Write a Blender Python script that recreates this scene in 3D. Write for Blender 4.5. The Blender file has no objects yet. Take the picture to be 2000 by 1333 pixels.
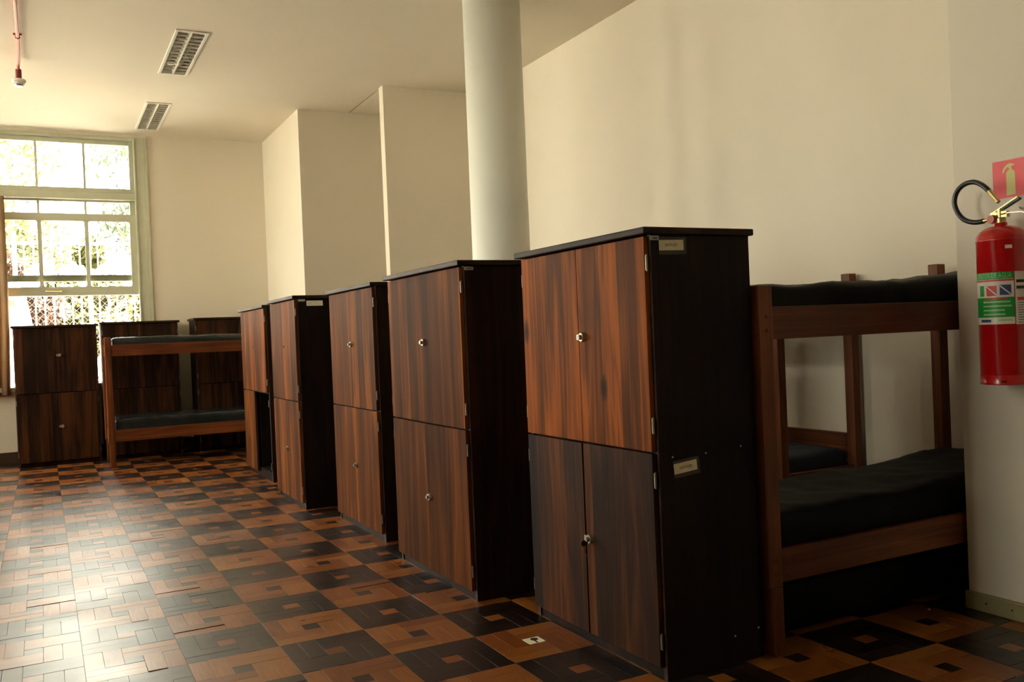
import bpy, bmesh, math, random
from mathutils import Vector, Matrix, noise

random.seed(7)
S = bpy.context.scene
COL = S.collection

# ------------------------------------------------------------------ camera, world, sun, exposure
CAM = Vector((-1.4950, -5.7398, 1.2113))
YAW, PITCH, ROLL = 0.48156, -0.00776, -0.04184
FPX = 1756.465
_f = Vector((math.sin(YAW) * math.cos(PITCH), math.cos(YAW) * math.cos(PITCH), math.sin(PITCH)))
_r = Vector((math.cos(YAW), -math.sin(YAW), 0))
_u = _r.cross(_f)
_r2 = _r * math.cos(ROLL) + _u * math.sin(ROLL)
_u2 = -_r * math.sin(ROLL) + _u * math.cos(ROLL)
cam_data = bpy.data.cameras.new('camera')
cam_data.sensor_width = 36.0
cam_data.lens = FPX / 2000 * 36.0
cam_data.clip_start = 0.05
cam = bpy.data.objects.new('camera', cam_data)
cam.matrix_world = Matrix(((_r2.x, _u2.x, -_f.x, CAM.x), (_r2.y, _u2.y, -_f.y, CAM.y),
                           (_r2.z, _u2.z, -_f.z, CAM.z), (0, 0, 0, 1)))
COL.objects.link(cam)
S.camera = cam

world = bpy.data.worlds.new('world')
S.world = world
world.use_nodes = True
wb = world.node_tree.nodes['Background']
wb.inputs['Color'].default_value = (1.0, 0.935, 0.815, 1)
wb.inputs['Strength'].default_value = 22.0

sun_data = bpy.data.lights.new('sun', 'SUN')
sun_data.energy = 140.0
sun_data.color = (1.0, 0.93, 0.8)
sun_data.angle = 0.01
sun = bpy.data.objects.new('sun', sun_data)
sun.rotation_euler = Vector((-0.29, 0.04, -0.95)).to_track_quat('-Z', 'Y').to_euler()
COL.objects.link(sun)

S.view_settings.view_transform = 'Standard'
S.view_settings.look = 'None'
S.view_settings.gamma = 1
S.view_settings.use_curve_mapping = False
S.view_settings.exposure = 0.0
S.cycles.max_bounces = 8
S.cycles.caustics_reflective = False
S.cycles.caustics_refractive = False

# ------------------------------------------------------------------ room measures (metres)
YF = 5.66          # window wall
HC = 3.736         # ceiling
XL = -4.7          # left wall
YB = -8.3          # wall behind the camera
XR = 2.66          # long right wall
T = 0.35           # parquet tile


def lin(c):
    return tuple(((v / 255) / 12.92 if v / 255 <= 0.04045 else ((v / 255 + 0.055) / 1.055) ** 2.4) for v in c)


# ------------------------------------------------------------------ materials
class NT:
    def __init__(self, name):
        self.m = bpy.data.materials.new(name)
        self.m.use_nodes = True
        self.t = self.m.node_tree
        self.b = self.t.nodes['Principled BSDF']
        self.out = self.t.nodes['Material Output']

    def n(self, kind, **kw):
        nd = self.t.nodes.new(kind)
        for k, v in kw.items():
            if k.startswith('i_'):
                nd.inputs[int(k[2:])].default_value = v
            else:
                setattr(nd, k, v)
        return nd

    def l(self, a, b):
        self.t.links.new(a, b)

    def ramp(self, fac, stops):
        r = self.n('ShaderNodeValToRGB')
        e = r.color_ramp.elements
        while len(e) > 1:
            e.remove(e[-1])
        for k, (p, c) in enumerate(stops):
            x = e[0] if k == 0 else e.new(p)
            x.position = p
            x.color = (*c, 1)
        self.l(fac, r.inputs[0])
        return r.outputs[0]

    def mix(self, fac, a, b, mode='MIX'):
        m = self.n('ShaderNodeMix', data_type='RGBA', blend_type=mode)
        for k, v in ((0, fac), (6, a), (7, b)):
            if hasattr(v, 'is_linked'):
                self.l(v, m.inputs[k])
            else:
                m.inputs[k].default_value = v if k == 0 else (*v, 1)
        return m.outputs[2]


def flat(name, col, rough=0.6, metal=0.0, spec=0.5, noise_amt=0.0, noise_scale=8.0, bump=0.0, bump_scale=40.0, coat=0.0):
    k = NT(name)
    b = k.b
    b.inputs['Roughness'].default_value = rough
    b.inputs['Metallic'].default_value = metal
    b.inputs['Specular IOR Level'].default_value = spec
    if coat:
        b.inputs['Coat Weight'].default_value = coat
        b.inputs['Coat Roughness'].default_value = 0.12
    tc = k.n('ShaderNodeTexCoord')
    nz = k.n('ShaderNodeTexNoise')
    nz.inputs['Scale'].default_value = noise_scale
    nz.inputs['Detail'].default_value = 4
    k.l(tc.outputs['Object'], nz.inputs['Vector'])
    a = tuple(min(1, v * (1 + noise_amt)) for v in col)
    d = tuple(v * (1 - noise_amt) for v in col)
    k.l(k.ramp(nz.outputs[0], [(0.3, d), (0.7, a)]), b.inputs['Base Color'])
    if bump:
        n2 = k.n('ShaderNodeTexNoise')
        n2.inputs['Scale'].default_value = bump_scale
        k.l(tc.outputs['Object'], n2.inputs['Vector'])
        bp = k.n('ShaderNodeBump')
        bp.inputs['Strength'].default_value = bump
        bp.inputs['Distance'].default_value = 0.01
        k.l(n2.outputs[0], bp.inputs['Height'])
        k.l(bp.outputs[0], b.inputs['Normal'])
    return k.m


def pine(name, dark, mid, light, rough, plank=0.0, contrast=1.0, axis='Z', spec=0.4, knots=False):
    """stained pine: long grain along AXIS, wavy cathedral bands, boards of differing stain, knots"""
    k = NT(name)
    b = k.b
    tc = k.n('ShaderNodeTexCoord')
    oi = k.n('ShaderNodeObjectInfo')
    off = k.n('ShaderNodeVectorMath', operation='SCALE')
    cmb = k.n('ShaderNodeCombineXYZ', i_0=3.1, i_1=7.7, i_2=5.3)
    k.l(cmb.outputs[0], off.inputs[0])
    k.l(oi.outputs['Random'], off.inputs['Scale'])
    add = k.n('ShaderNodeVectorMath', operation='ADD')
    k.l(tc.outputs['Object'], add.inputs[0])
    k.l(off.outputs[0], add.inputs[1])
    sep = k.n('ShaderNodeSeparateXYZ')
    k.l(add.outputs[0], sep.inputs[0])

    def mapped(sx, sy, sz):
        mp = k.n('ShaderNodeMapping')
        mp.inputs['Scale'].default_value = {'Z': (sx, sy, sz), 'X': (sz, sy, sx), 'Y': (sx, sz, sy)}[axis]
        k.l(add.outputs[0], mp.inputs[0])
        return mp.outputs[0]
    fine = k.n('ShaderNodeTexNoise')
    fine.inputs['Scale'].default_value = 1.0
    fine.inputs['Detail'].default_value = 5
    fine.inputs['Roughness'].default_value = 0.65
    k.l(mapped(120, 120, 1.6), fine.inputs['Vector'])
    wide = k.n('ShaderNodeTexNoise')
    wide.inputs['Scale'].default_value = 1.0
    wide.inputs['Detail'].default_value = 3
    wide.inputs['Distortion'].default_value = 0.8
    k.l(mapped(6, 6, 0.42), wide.inputs['Vector'])
    rings = k.n('ShaderNodeMath', operation='MULTIPLY', i_1=11.0)
    k.l(wide.outputs[0], rings.inputs[0])
    fr = k.n('ShaderNodeMath', operation='PINGPONG', i_1=1.0)
    k.l(rings.outputs[0], fr.inputs[0])
    m1 = k.n('ShaderNodeMath', operation='MULTIPLY', i_1=0.24 * contrast)
    k.l(fr.outputs[0], m1.inputs[0])
    m2 = k.n('ShaderNodeMath', operation='MULTIPLY_ADD', i_1=0.62 * contrast)
    k.l(fine.outputs[0], m2.inputs[0])
    k.l(m1.outputs[0], m2.inputs[2])
    val = m2.outputs[0]
    blot = k.n('ShaderNodeTexNoise')
    blot.inputs['Scale'].default_value = 1.0
    blot.inputs['Detail'].default_value = 2
    k.l(mapped(7, 7, 1.1), blot.inputs['Vector'])
    m3 = k.n('ShaderNodeMath', operation='MULTIPLY_ADD', i_1=0.75)
    k.l(blot.outputs[0], m3.inputs[0])
    k.l(val, m3.inputs[2])
    val = m3.outputs[0]
    if knots:
        vo = k.n('ShaderNodeTexVoronoi')
        vo.inputs['Scale'].default_value = 1.0
        k.l(mapped(4.6, 0.5, 2.3), vo.inputs['Vector'])
        km = k.n('ShaderNodeMapRange', i_1=0.035, i_2=0.15, i_3=-0.55, i_4=0.0)
        k.l(vo.outputs['Distance'], km.inputs[0])
        ka = k.n('ShaderNodeMath', operation='ADD')
        k.l(km.outputs[0], ka.inputs[0])
        k.l(val, ka.inputs[1])
        val = ka.outputs[0]
    if plank:
        dv = k.n('ShaderNodeMath', operation='MULTIPLY', i_1=1 / plank)
        k.l(sep.outputs['X'], dv.inputs[0])
        flo = k.n('ShaderNodeMath', operation='FLOOR')
        k.l(dv.outputs[0], flo.inputs[0])
        wn = k.n('ShaderNodeTexWhiteNoise', noise_dimensions='1D')
        k.l(flo.outputs[0], wn.inputs['W'])
        m4 = k.n('ShaderNodeMath', operation='MULTIPLY_ADD', i_1=0.36)
        k.l(wn.outputs[0], m4.inputs[0])
        k.l(val, m4.inputs[2])
        val = m4.outputs[0]
        lo, hi = 0.58, 1.28
    else:
        lo, hi = 0.5, 1.2
    mr = k.n('ShaderNodeMapRange', i_1=lo, i_2=hi)
    k.l(val, mr.inputs[0])
    k.l(k.ramp(mr.outputs[0], [(0.0, dark), (0.5, mid), (1.0, light)]), b.inputs['Base Color'])
    b.inputs['Roughness'].default_value = rough
    b.inputs['Specular IOR Level'].default_value = spec
    bp = k.n('ShaderNodeBump')
    bp.inputs['Strength'].default_value = 0.12
    bp.inputs['Distance'].default_value = 0.002
    k.l(fine.outputs[0], bp.inputs['Height'])
    k.l(bp.outputs[0], b.inputs['Normal'])
    return k.m


def parquet(name, dark, light, rough, seed):
    k = NT(name)
    b = k.b
    uv = k.n('ShaderNodeUVMap', uv_map='uv')
    mp = k.n('ShaderNodeMapping')
    mp.inputs['Location'].default_value = (seed * 3.7, seed * 1.9, 0)
    mp.inputs['Scale'].default_value = (9, 110, 1)
    k.l(uv.outputs[0], mp.inputs[0])
    nz = k.n('ShaderNodeTexNoise')
    nz.inputs['Scale'].default_value = 1.0
    nz.inputs['Detail'].default_value = 4
    k.l(mp.outputs[0], nz.inputs['Vector'])
    k.l(k.ramp(nz.outputs[0], [(0.3, dark), (0.7, light)]), b.inputs['Base Color'])
    geo = k.n('ShaderNodeNewGeometry')
    n2 = k.n('ShaderNodeTexNoise')
    n2.inputs['Scale'].default_value = 2.3
    n2.inputs['Detail'].default_value = 5
    k.l(geo.outputs['Position'], n2.inputs['Vector'])
    mr = k.n('ShaderNodeMapRange', i_1=0.3, i_2=0.7, i_3=rough - 0.07, i_4=rough + 0.1)
    k.l(n2.outputs[0], mr.inputs[0])
    k.l(mr.outputs[0], b.inputs['Roughness'])
    bp = k.n('ShaderNodeBump')
    bp.inputs['Strength'].default_value = 0.15
    bp.inputs['Distance'].default_value = 0.001
    k.l(nz.outputs[0], bp.inputs['Height'])
    k.l(bp.outputs[0], b.inputs['Normal'])
    b.inputs['Specular IOR Level'].default_value = 0.6
    b.inputs['Coat Weight'].default_value = 0.22
    b.inputs['Coat Roughness'].default_value = 0.32
    return k.m


def glass(name):
    k = NT(name)
    tr = k.n('ShaderNodeBsdfTransparent')
    gl = k.n('ShaderNodeBsdfGlossy')
    gl.inputs['Roughness'].default_value = 0.02
    fz = k.n('ShaderNodeFresnel')
    fz.inputs['IOR'].default_value = 1.35
    tc = k.n('ShaderNodeTexCoord')
    nz = k.n('ShaderNodeTexNoise')
    nz.inputs['Scale'].default_value = 6
    k.l(tc.outputs['Object'], nz.inputs['Vector'])
    k.l(k.ramp(nz.outputs[0], [(0.35, (0.90, 0.92, 0.90)), (0.65, (0.97, 0.98, 0.97))]), tr.inputs['Color'])
    mx = k.n('ShaderNodeMixShader')
    k.l(fz.outputs[0], mx.inputs[0])
    k.l(tr.outputs[0], mx.inputs[1])
    k.l(gl.outputs[0], mx.inputs[2])
    k.l(mx.outputs[0], k.out.inputs[0])
    return k.m


M = {}
M['wall'] = flat('cream_wall_paint', (0.78, 0.70, 0.57), 0.75, noise_amt=0.02, noise_scale=1.3, bump=0.02, bump_scale=60)
M['ceiling'] = flat('cream_ceiling_paint', (0.78, 0.70, 0.57), 0.8, noise_amt=0.02, noise_scale=1.0)
M['column'] = flat('grey_white_column_paint', (0.80, 0.79, 0.70), 0.6, noise_amt=0.03, noise_scale=2)
M['door'] = pine('stained_pine_door', lin((44, 23, 10)), lin((94, 50, 20)), lin((158, 85, 32)), 0.55, plank=0.115, spec=0.07, knots=True)
M['door_vivid'] = M['door']
M['door'] = pine('muted_pine_door', lin((56, 31, 14)), lin((90, 50, 22)), lin((146, 82, 34)), 0.6, plank=0.115, contrast=0.8, spec=0.05)
M['door_dark'] = pine('dark_stained_pine_door', lin((22, 13, 8)), lin((50, 28, 16)), lin((96, 54, 27)), 0.55, plank=0.115, spec=0.10)
M['door_far'] = pine('shade_dark_pine_door', lin((17, 10, 7)), lin((38, 22, 14)), lin((74, 42, 23)), 0.55, plank=0.115, spec=0.08)  # backlit dimness of the window-wall doors is put into this darker colour
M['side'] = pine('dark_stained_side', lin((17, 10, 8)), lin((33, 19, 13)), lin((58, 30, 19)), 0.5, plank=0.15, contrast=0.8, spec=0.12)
M['top'] = pine('stained_top_board', lin((26, 16, 11)), lin((48, 29, 20)), lin((78, 50, 36)), 0.5, axis='X', spec=0.15)
M['edge'] = pine('stained_board_edge', lin((34, 21, 14)), lin((58, 37, 26)), lin((84, 56, 40)), 0.5, axis='X')
M['inside'] = pine('raw_inner_board', lin((14, 9, 7)), lin((24, 16, 11)), lin((36, 24, 16)), 0.7, spec=0.1)
M['bed'] = pine('red_brown_bed_wood', lin((60, 29, 15)), lin((100, 52, 27)), lin((136, 78, 42)), 0.42, axis='X', spec=0.25)
M['post'] = pine('red_brown_bed_post', lin((66, 34, 17)), lin((110, 59, 30)), lin((146, 85, 46)), 0.42, axis='Z', spec=0.25)
M['vinyl'] = flat('black_vinyl', (0.0035, 0.0036, 0.0038), 0.55, noise_amt=0.2, noise_scale=5, bump=0.25, bump_scale=9, spec=0.10)
M['vinyl_grey'] = flat('glossy_grey_black_vinyl', (0.016, 0.020, 0.022), 0.26, noise_amt=0.3, noise_scale=6, bump=0.35, bump_scale=12, spec=0.5)  # greyer and glossier than the near bunk's vinyl
M['blue'] = flat('navy_mattress_cloth', (0.008, 0.015, 0.040), 0.7, noise_amt=0.25, noise_scale=9, bump=0.2, bump_scale=14)
M['steel'] = flat('chrome_lock', (0.46, 0.43, 0.36), 0.36, metal=1.0, noise_amt=0.1)
M['hinge'] = flat('dull_hinge_steel', (0.34, 0.30, 0.23), 0.45, metal=1.0, noise_amt=0.15)
M['dark'] = flat('dark_hole', (0.01, 0.008, 0.006), 0.8)
M['paper'] = flat('aged_paper_label', lin((245, 236, 205)), 0.7, noise_amt=0.06, noise_scale=30)
M['tape'] = flat('clear_tape_yellowed', (0.05, 0.04, 0.026), 0.25, noise_amt=0.1)
M['ink'] = flat('dark_ink', (0.05, 0.045, 0.03), 0.6)
M['tag'] = flat('small_grey_tag', lin((205, 202, 192)), 0.5, noise_amt=0.05)
M['base_dark'] = pine('dark_skirting', lin((44, 28, 20)), lin((66, 44, 32)), lin((84, 58, 42)), 0.45, axis='X')
M['base_olive'] = flat('olive_painted_skirting', lin((150, 140, 98)), 0.5, noise_amt=0.08, noise_scale=14)
M['frame'] = flat('sage_window_paint', lin((196, 196, 172)), 0.45, noise_amt=0.05, noise_scale=7)
M['brass'] = flat('brass', (0.62, 0.48, 0.22), 0.3, metal=1.0, noise_amt=0.1)
M['glass'] = glass('window_glass')
M['curtain'] = flat('brown_curtain_cloth', lin((150, 122, 92)), 0.85, noise_amt=0.08, noise_scale=12)
_ct = M['curtain'].node_tree
_tl = _ct.nodes.new('ShaderNodeBsdfTranslucent')
_tl.inputs['Color'].default_value = (*lin((150, 118, 80)), 1)
_mx = _ct.nodes.new('ShaderNodeMixShader')
_mx.inputs[0].default_value = 0.25
_ct.links.new(_ct.nodes['Principled BSDF'].outputs[0], _mx.inputs[1])
_ct.links.new(_tl.outputs[0], _mx.inputs[2])
_ct.links.new(_mx.outputs[0], _ct.nodes['Material Output'].inputs[0])
M['pipe'] = flat('red_conduit_paint', lin((178, 82, 66)), 0.4, noise_amt=0.06)
M['pipe_dark'] = flat('dark_red_coupling', lin((110, 20, 34)), 0.4, noise_amt=0.06)
M['detector'] = flat('white_detector_plastic', (0.75, 0.73, 0.68), 0.4, noise_amt=0.02)
M['lamp_white'] = flat('white_lamp_enamel', (0.82, 0.80, 0.70), 0.35, noise_amt=0.02)
M['lamp_metal'] = flat('louver_aluminium', (0.72, 0.68, 0.55), 0.35, metal=0.3, noise_amt=0.05)
M['lamp_dark'] = flat('dull_reflector', (0.16, 0.12, 0.075), 0.4, noise_amt=0.1)
M['tube'] = flat('unlit_fluorescent_tube', (0.45, 0.42, 0.34), 0.3, noise_amt=0.02)
M['red'] = flat('extinguisher_red', lin((182, 8, 14)), 0.28, noise_amt=0.03, coat=0.6)
M['red_sign'] = flat('sign_red', lin((222, 44, 50)), 0.35, noise_amt=0.03)
M['cream_print'] = flat('cream_print', lin((214, 204, 130)), 0.5, noise_amt=0.03)
M['white_print'] = flat('white_print', lin((222, 214, 200)), 0.45, noise_amt=0.02)
M['green_print'] = flat('green_print', lin((24, 148, 52)), 0.45, noise_amt=0.03)
M['green_light'] = flat('light_green_print', lin((150, 205, 140)), 0.45, noise_amt=0.03)
M['blue_print'] = flat('blue_print', lin((54, 72, 120)), 0.45, noise_amt=0.05)
M['red_print'] = flat('red_print', lin((206, 54, 56)), 0.45, noise_amt=0.03)
M['black_print'] = flat('black_print', (0.012, 0.012, 0.012), 0.5)
M['rubber'] = flat('black_rubber_hose', (0.012, 0.012, 0.013), 0.4, noise_amt=0.1)
M['pink'] = flat('faded_red_gauge', lin((190, 96, 86)), 0.35, noise_amt=0.1)
M['ground'] = flat('pale_paving', (0.70, 0.67, 0.60), 0.9, noise_amt=0.12, noise_scale=0.8)
M['fence'] = flat('white_fence_paint', (0.45, 0.44, 0.42), 0.5, noise_amt=0.03)
M['wire'] = flat('galvanised_wire', (0.10, 0.09, 0.075), 0.5, noise_amt=0.05)
M['timber'] = flat('weathered_timber', (0.10, 0.085, 0.06), 0.8, noise_amt=0.2)
M['van'] = flat('white_van_paint', (0.85, 0.85, 0.85), 0.35, noise_amt=0.01, coat=0.3)
M['van_dark'] = flat('van_dark_trim', (0.03, 0.03, 0.03), 0.4)
M['leaf_a'] = flat('yellow_green_leaf', (0.060, 0.060, 0.010), 0.6, noise_amt=0.35, noise_scale=3)
M['leaf_b'] = flat('mid_green_leaf', (0.026, 0.040, 0.012), 0.6, noise_amt=0.35, noise_scale=3)
M['leaf_c'] = flat('dry_red_leaf', (0.060, 0.030, 0.018), 0.6, noise_amt=0.35, noise_scale=3)
M['bark'] = flat('grey_brown_bark', (0.06, 0.04, 0.028), 0.9, noise_amt=0.3, noise_scale=10)
M['screed'] = flat('dark_floor_screed', (0.02, 0.014, 0.01), 0.9)
LIGHTS = [parquet('oak_block_%d' % k, lin(a), lin(b), 0.34, k) for k, (a, b) in enumerate([
    ((110, 58, 20), (142, 80, 30)), ((118, 66, 23), (152, 90, 36)),
    ((100, 52, 18), (130, 71, 26)), ((124, 73, 28), (158, 98, 42))])]
DARKS = [parquet('dark_block_%d' % k, lin(a), lin(b), 0.34, k + 9) for k, (a, b) in enumerate([
    ((20, 9, 6), (35, 18, 12)), ((25, 12, 8), (42, 23, 15)),
    ((16, 8, 5), (29, 15, 10)), ((30, 17, 11), (48, 29, 19))])]


# ------------------------------------------------------------------ mesh helpers
def bx(bm, x0, x1, y0, y1, z0, z1):
    v = [bm.verts.new(p) for p in ((x0, y0, z0), (x1, y0, z0), (x1, y1, z0), (x0, y1, z0),
                                   (x0, y0, z1), (x1, y0, z1), (x1, y1, z1), (x0, y1, z1))]
    for f in ((3, 2, 1, 0), (4, 5, 6, 7), (0, 1, 5, 4), (1, 2, 6, 5), (2, 3, 7, 6), (3, 0, 4, 7)):
        bm.faces.new([v[i] for i in f])
    return v


def obj(name, bm, mat, parent=None, bevel=0.0, smooth=False, loc=None, seg=2):
    if bevel:
        bmesh.ops.bevel(bm, geom=list(bm.edges), offset=bevel, segments=seg, affect='EDGES', profile=0.5)
    me = bpy.data.meshes.new(name)
    bm.to_mesh(me)
    bm.free()
    for m in (mat if isinstance(mat, (list, tuple)) else [mat]):
        me.materials.append(M[m] if isinstance(m, str) else m)
    if smooth:
        for p in me.polygons:
            p.use_smooth = True
    o = bpy.data.objects.new(name, me)
    COL.objects.link(o)
    if parent:
        o.parent = parent
    if loc is not None:
        o.location = loc
    return o


def box(name, mat, x0, x1, y0, y1, z0, z1, parent=None, bevel=0.0):
    bm = bmesh.new()
    bx(bm, x0, x1, y0, y1, z0, z1)
    return obj(name, bm, mat, parent, bevel)


def tag(o, label, cat, group=None):
    o['label'] = label
    o['category'] = cat
    if group:
        o['group'] = group
    return o


def thing(name, label, cat, loc=(0, 0, 0), rz=0.0, group=None):
    e = bpy.data.objects.new(name, None)
    e.empty_display_size = 0.1
    COL.objects.link(e)
    e.location = loc
    e.rotation_euler = (0, 0, rz)
    return tag(e, label, cat, group)


def struct(o):
    o['kind'] = 'structure'
    return o


def tube(bm, pts, r, n=10, caps=True):
    pts = [Vector(p) for p in pts]
    rs = r if isinstance(r, (list, tuple)) else [r] * len(pts)
    rings = []
    prev = None
    for i, p in enumerate(pts):
        d = (pts[min(i + 1, len(pts) - 1)] - pts[max(i - 1, 0)]).normalized()
        if prev is None:
            a = d.orthogonal().normalized()
        else:
            a = (prev - d * prev.dot(d)).normalized()
        prev = a
        b = d.cross(a)
        rings.append([bm.verts.new(p + (a * math.cos(2 * math.pi * k / n) + b * math.sin(2 * math.pi * k / n)) * rs[i]) for k in range(n)])
    for i in range(len(rings) - 1):
        for k in range(n):
            bm.faces.new((rings[i][k], rings[i][(k + 1) % n], rings[i + 1][(k + 1) % n], rings[i + 1][k]))
    if caps:
        bm.faces.new(list(reversed(rings[0])))
        bm.faces.new(rings[-1])


def lathe(bm, prof, n=32, cx=0.0, cy=0.0):
    rings = []
    for r, z in prof:
        if r < 1e-5:
            rings.append([bm.verts.new((cx, cy, z))])
        else:
            rings.append([bm.verts.new((cx + r * math.cos(2 * math.pi * k / n), cy + r * math.sin(2 * math.pi * k / n), z)) for k in range(n)])
    for a, b in zip(rings, rings[1:]):
        if len(a) == 1 and len(b) == 1:
            continue
        for k in range(n):
            k2 = (k + 1) % n
            if len(a) == 1:
                bm.faces.new((a[0], b[k2], b[k]))
            elif len(b) == 1:
                bm.faces.new((a[k], a[k2], b[0]))
            else:
                bm.faces.new((a[k], a[k2], b[k2], b[k]))


def smooth_pts(pts, n=6):
    pts = [Vector(p) for p in pts]
    out = []
    for i in range(len(pts) - 1):
        p0, p1, p2, p3 = pts[max(i - 1, 0)], pts[i], pts[i + 1], pts[min(i + 2, len(pts) - 1)]
        for k in range(n):
            t = k / n
            out.append(0.5 * ((2 * p1) + (p2 - p0) * t + (2 * p0 - 5 * p1 + 4 * p2 - p3) * t * t + (3 * p1 - p0 - 3 * p2 + p3) * t ** 3))
    out.append(pts[-1])
    return out


def text_mesh(body, size, width=None):
    """a flat mesh of the lettering, centred on the origin in x, y"""
    cu = bpy.data.curves.new('lettering', 'FONT')
    cu.body = body
    cu.size = size
    cu.align_x = 'CENTER'
    cu.align_y = 'CENTER'
    cu.resolution_u = 2
    o = bpy.data.objects.new('lettering', cu)
    COL.objects.link(o)
    dg = bpy.context.evaluated_depsgraph_get()
    me = bpy.data.meshes.new_from_object(o.evaluated_get(dg))
    bpy.data.objects.remove(o)
    xs = [v.co.x for v in me.vertices]
    if width and xs:
        s = width / (max(xs) - min(xs))
        for v in me.vertices:
            v.co.x *= s
    return me


def rect_with_holes(u0, u1, v0, v1, holes):
    """cells of a rectangle minus rectangular holes"""
    us = sorted({u0, u1, *[h[0] for h in holes], *[h[1] for h in holes]})
    vs = sorted({v0, v1, *[h[2] for h in holes], *[h[3] for h in holes]})
    out = []
    for a, b in zip(us, us[1:]):
        for c, d in zip(vs, vs[1:]):
            mu, mv = (a + b) / 2, (c + d) / 2
            if not any(h[0] < mu < h[1] and h[2] < mv < h[3] for h in holes):
                out.append((a, b, c, d))
    return out


def slab(name, mat, plane, lo, hi, cells):
    """a slab of thickness lo..hi whose outline is CELLS (merged grid so that no inner faces remain)"""
    bm = bmesh.new()
    cache = {}

    def V(u, v, w):
        key = (round(u, 5), round(v, 5), round(w, 5))
        if key not in cache:
            p = {'Z': (u, v, w), 'Y': (u, w, v), 'X': (w, u, v)}[plane]
            cache[key] = bm.verts.new(p)
        return cache[key]
    edges = {}
    for (a, b, c, d) in cells:
        q = [(a, c), (b, c), (b, d), (a, d)]
        bm.faces.new([V(*p, lo) for p in reversed(q)])
        bm.faces.new([V(*p, hi) for p in q])
        for i in range(4):
            e = (q[i], q[(i + 1) % 4])
            edges[e] = edges.get(e, 0) + 1
    for (p, q_) in list(edges):
        if (q_, p) not in edges:
            bm.faces.new([V(*p, lo), V(*q_, lo), V(*q_, hi), V(*p, hi)])
    bmesh.ops.recalc_face_normals(bm, faces=bm.faces)
    return struct(obj(name, bm, mat))


# ------------------------------------------------------------------ room shell
WIN_W = (-2.11, -0.34)             # far window opening in x
WIN_Z = (0.85, 3.70)
LEFT_WINS = [(-3.25, -2.1), (-0.55, 0.65), (2.0, 3.2), (3.9, 5.4)]  # middle pair follows cast shadows; end pair added to brighten near and far ends
FAR_WINS = [WIN_W, (-4.5, -2.75)]
LAMPS = [(-0.446, -0.205, 1.775, 3.005), (-0.446, -0.213, 4.09, 5.30)]

ALCOVE = (1.612, 1.632, 2.85, 3.90)
slab('wall_far', 'wall', 'Y', YF, YF + 0.28, rect_with_holes(XL - 0.28, 3.0, -0.1, HC + 0.2, [(a, b, *WIN_Z) for a, b in FAR_WINS]))
slab('wall_left', 'wall', 'X', XL - 0.28, XL, rect_with_holes(YB, YF, -0.1, HC + 0.2, [(a, b, *WIN_Z) for a, b in LEFT_WINS]))
struct(box('wall_back', 'wall', XL - 0.28, 3.0, YB - 0.2, YB, -0.1, HC + 0.2))
struct(box('wall_right_far', 'wall', 1.05, 3.0, 3.90, YF, -0.1, HC + 0.2))
struct(box('wall_right_partition', 'wall', 1.605, XR, 2.74, 2.85, -0.1, HC + 0.2))
struct(box('wall_right', 'wall', XR, 3.0, -3.30, 3.90, -0.1, HC + 0.2))
struct(box('wall_right_near', 'wall', 1.866, 3.0, YB, -3.30, -0.1, HC + 0.2, bevel=0.004))
slab('ceiling', 'ceiling', 'Z', HC, HC + 0.2, rect_with_holes(XL - 0.28, 3.0, YB, YF, LAMPS + [ALCOVE]))
struct(box('trim_1', 'ceiling', 1.605, 1.64, 2.84, 3.91, HC + 0.03, HC + 0.1))

bm = bmesh.new()
lathe(bm, [(0.0, 0.0), (0.215, 0.0), (0.212, 1.5), (0.208, HC + 0.02), (0.0, HC + 0.02)], 64)
col_o = obj('column', bm, 'column', smooth=False, loc=(1.50, 0.10, 0))
for p in col_o.data.polygons:
    p.use_smooth = abs(p.normal.z) < 0.5
struct(col_o)
col_o['label'] = 'round pale grey column rising behind the wardrobe row'

# skirting
struct(box('baseboard_far', 'base_dark', XL, 1.05, YF - 0.022, YF, 0.0, 0.135, bevel=0.004))
struct(box('baseboard_right', 'base_dark', XR - 0.02, XR, -3.30, 2.74, 0.0, 0.12, bevel=0.004))
bb = box('baseboard_right_near', 'base_olive', 1.846, 1.866, YB, -3.295, 0.0, 0.075, bevel=0.006)
struct(bb)
for y in (-3.39, -3.50):
    b2 = bmesh.new()
    bmesh.ops.create_cone(b2, cap_ends=True, segments=10, radius1=0.004, radius2=0.003, depth=0.002)
    bmesh.ops.rotate(b2, verts=b2.verts, matrix=Matrix.Rotation(-math.pi / 2, 3, 'Y'))
    obj('screw', b2, 'dark', bb, loc=(1.8452, y, 0.04))

# ------------------------------------------------------------------ parquet floor
floor = struct(box('floor', 'screed', XL - 0.1, XR + 0.1, YB, YF + 0.1, -0.1, -0.006))
fo = floor
PIECES = [('v', 0, 1, 0, 3), ('v', 1, 2, 0, 3), ('h', 0, 3, 3, 4), ('h', 0, 3, 4, 5),
          ('v', 3, 4, 2, 5), ('v', 4, 5, 2, 5), ('h', 2, 5, 0, 1), ('h', 2, 5, 1, 2), ('c', 2, 3, 2, 3)]
G = 0.0007
U5 = T / 5


def piece_geo(L, W):
    """a strip of length L along x and width W: slightly eased top, no underside"""
    a, b, c = L / 2 - G, W / 2 - G, 0.00015
    top = [(-a + c, -b + c, 0), (a - c, -b + c, 0), (a - c, b - c, 0), (-a + c, b - c, 0)]
    low = [(-a, -b, -c), (a, -b, -c), (a, b, -c), (-a, b, -c)]
    bot = [(-a, -b, -0.006), (a, -b, -0.006), (a, b, -0.006), (-a, b, -0.006)]
    v = top + low + bot
    f = [(0, 1, 2, 3)]
    for i in range(4):
        j = (i + 1) % 4
        f += [(4 + i, 4 + j, j, i), (8 + i, 8 + j, 4 + j, 4 + i)]
    return v, f


SHARED = {}


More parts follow.
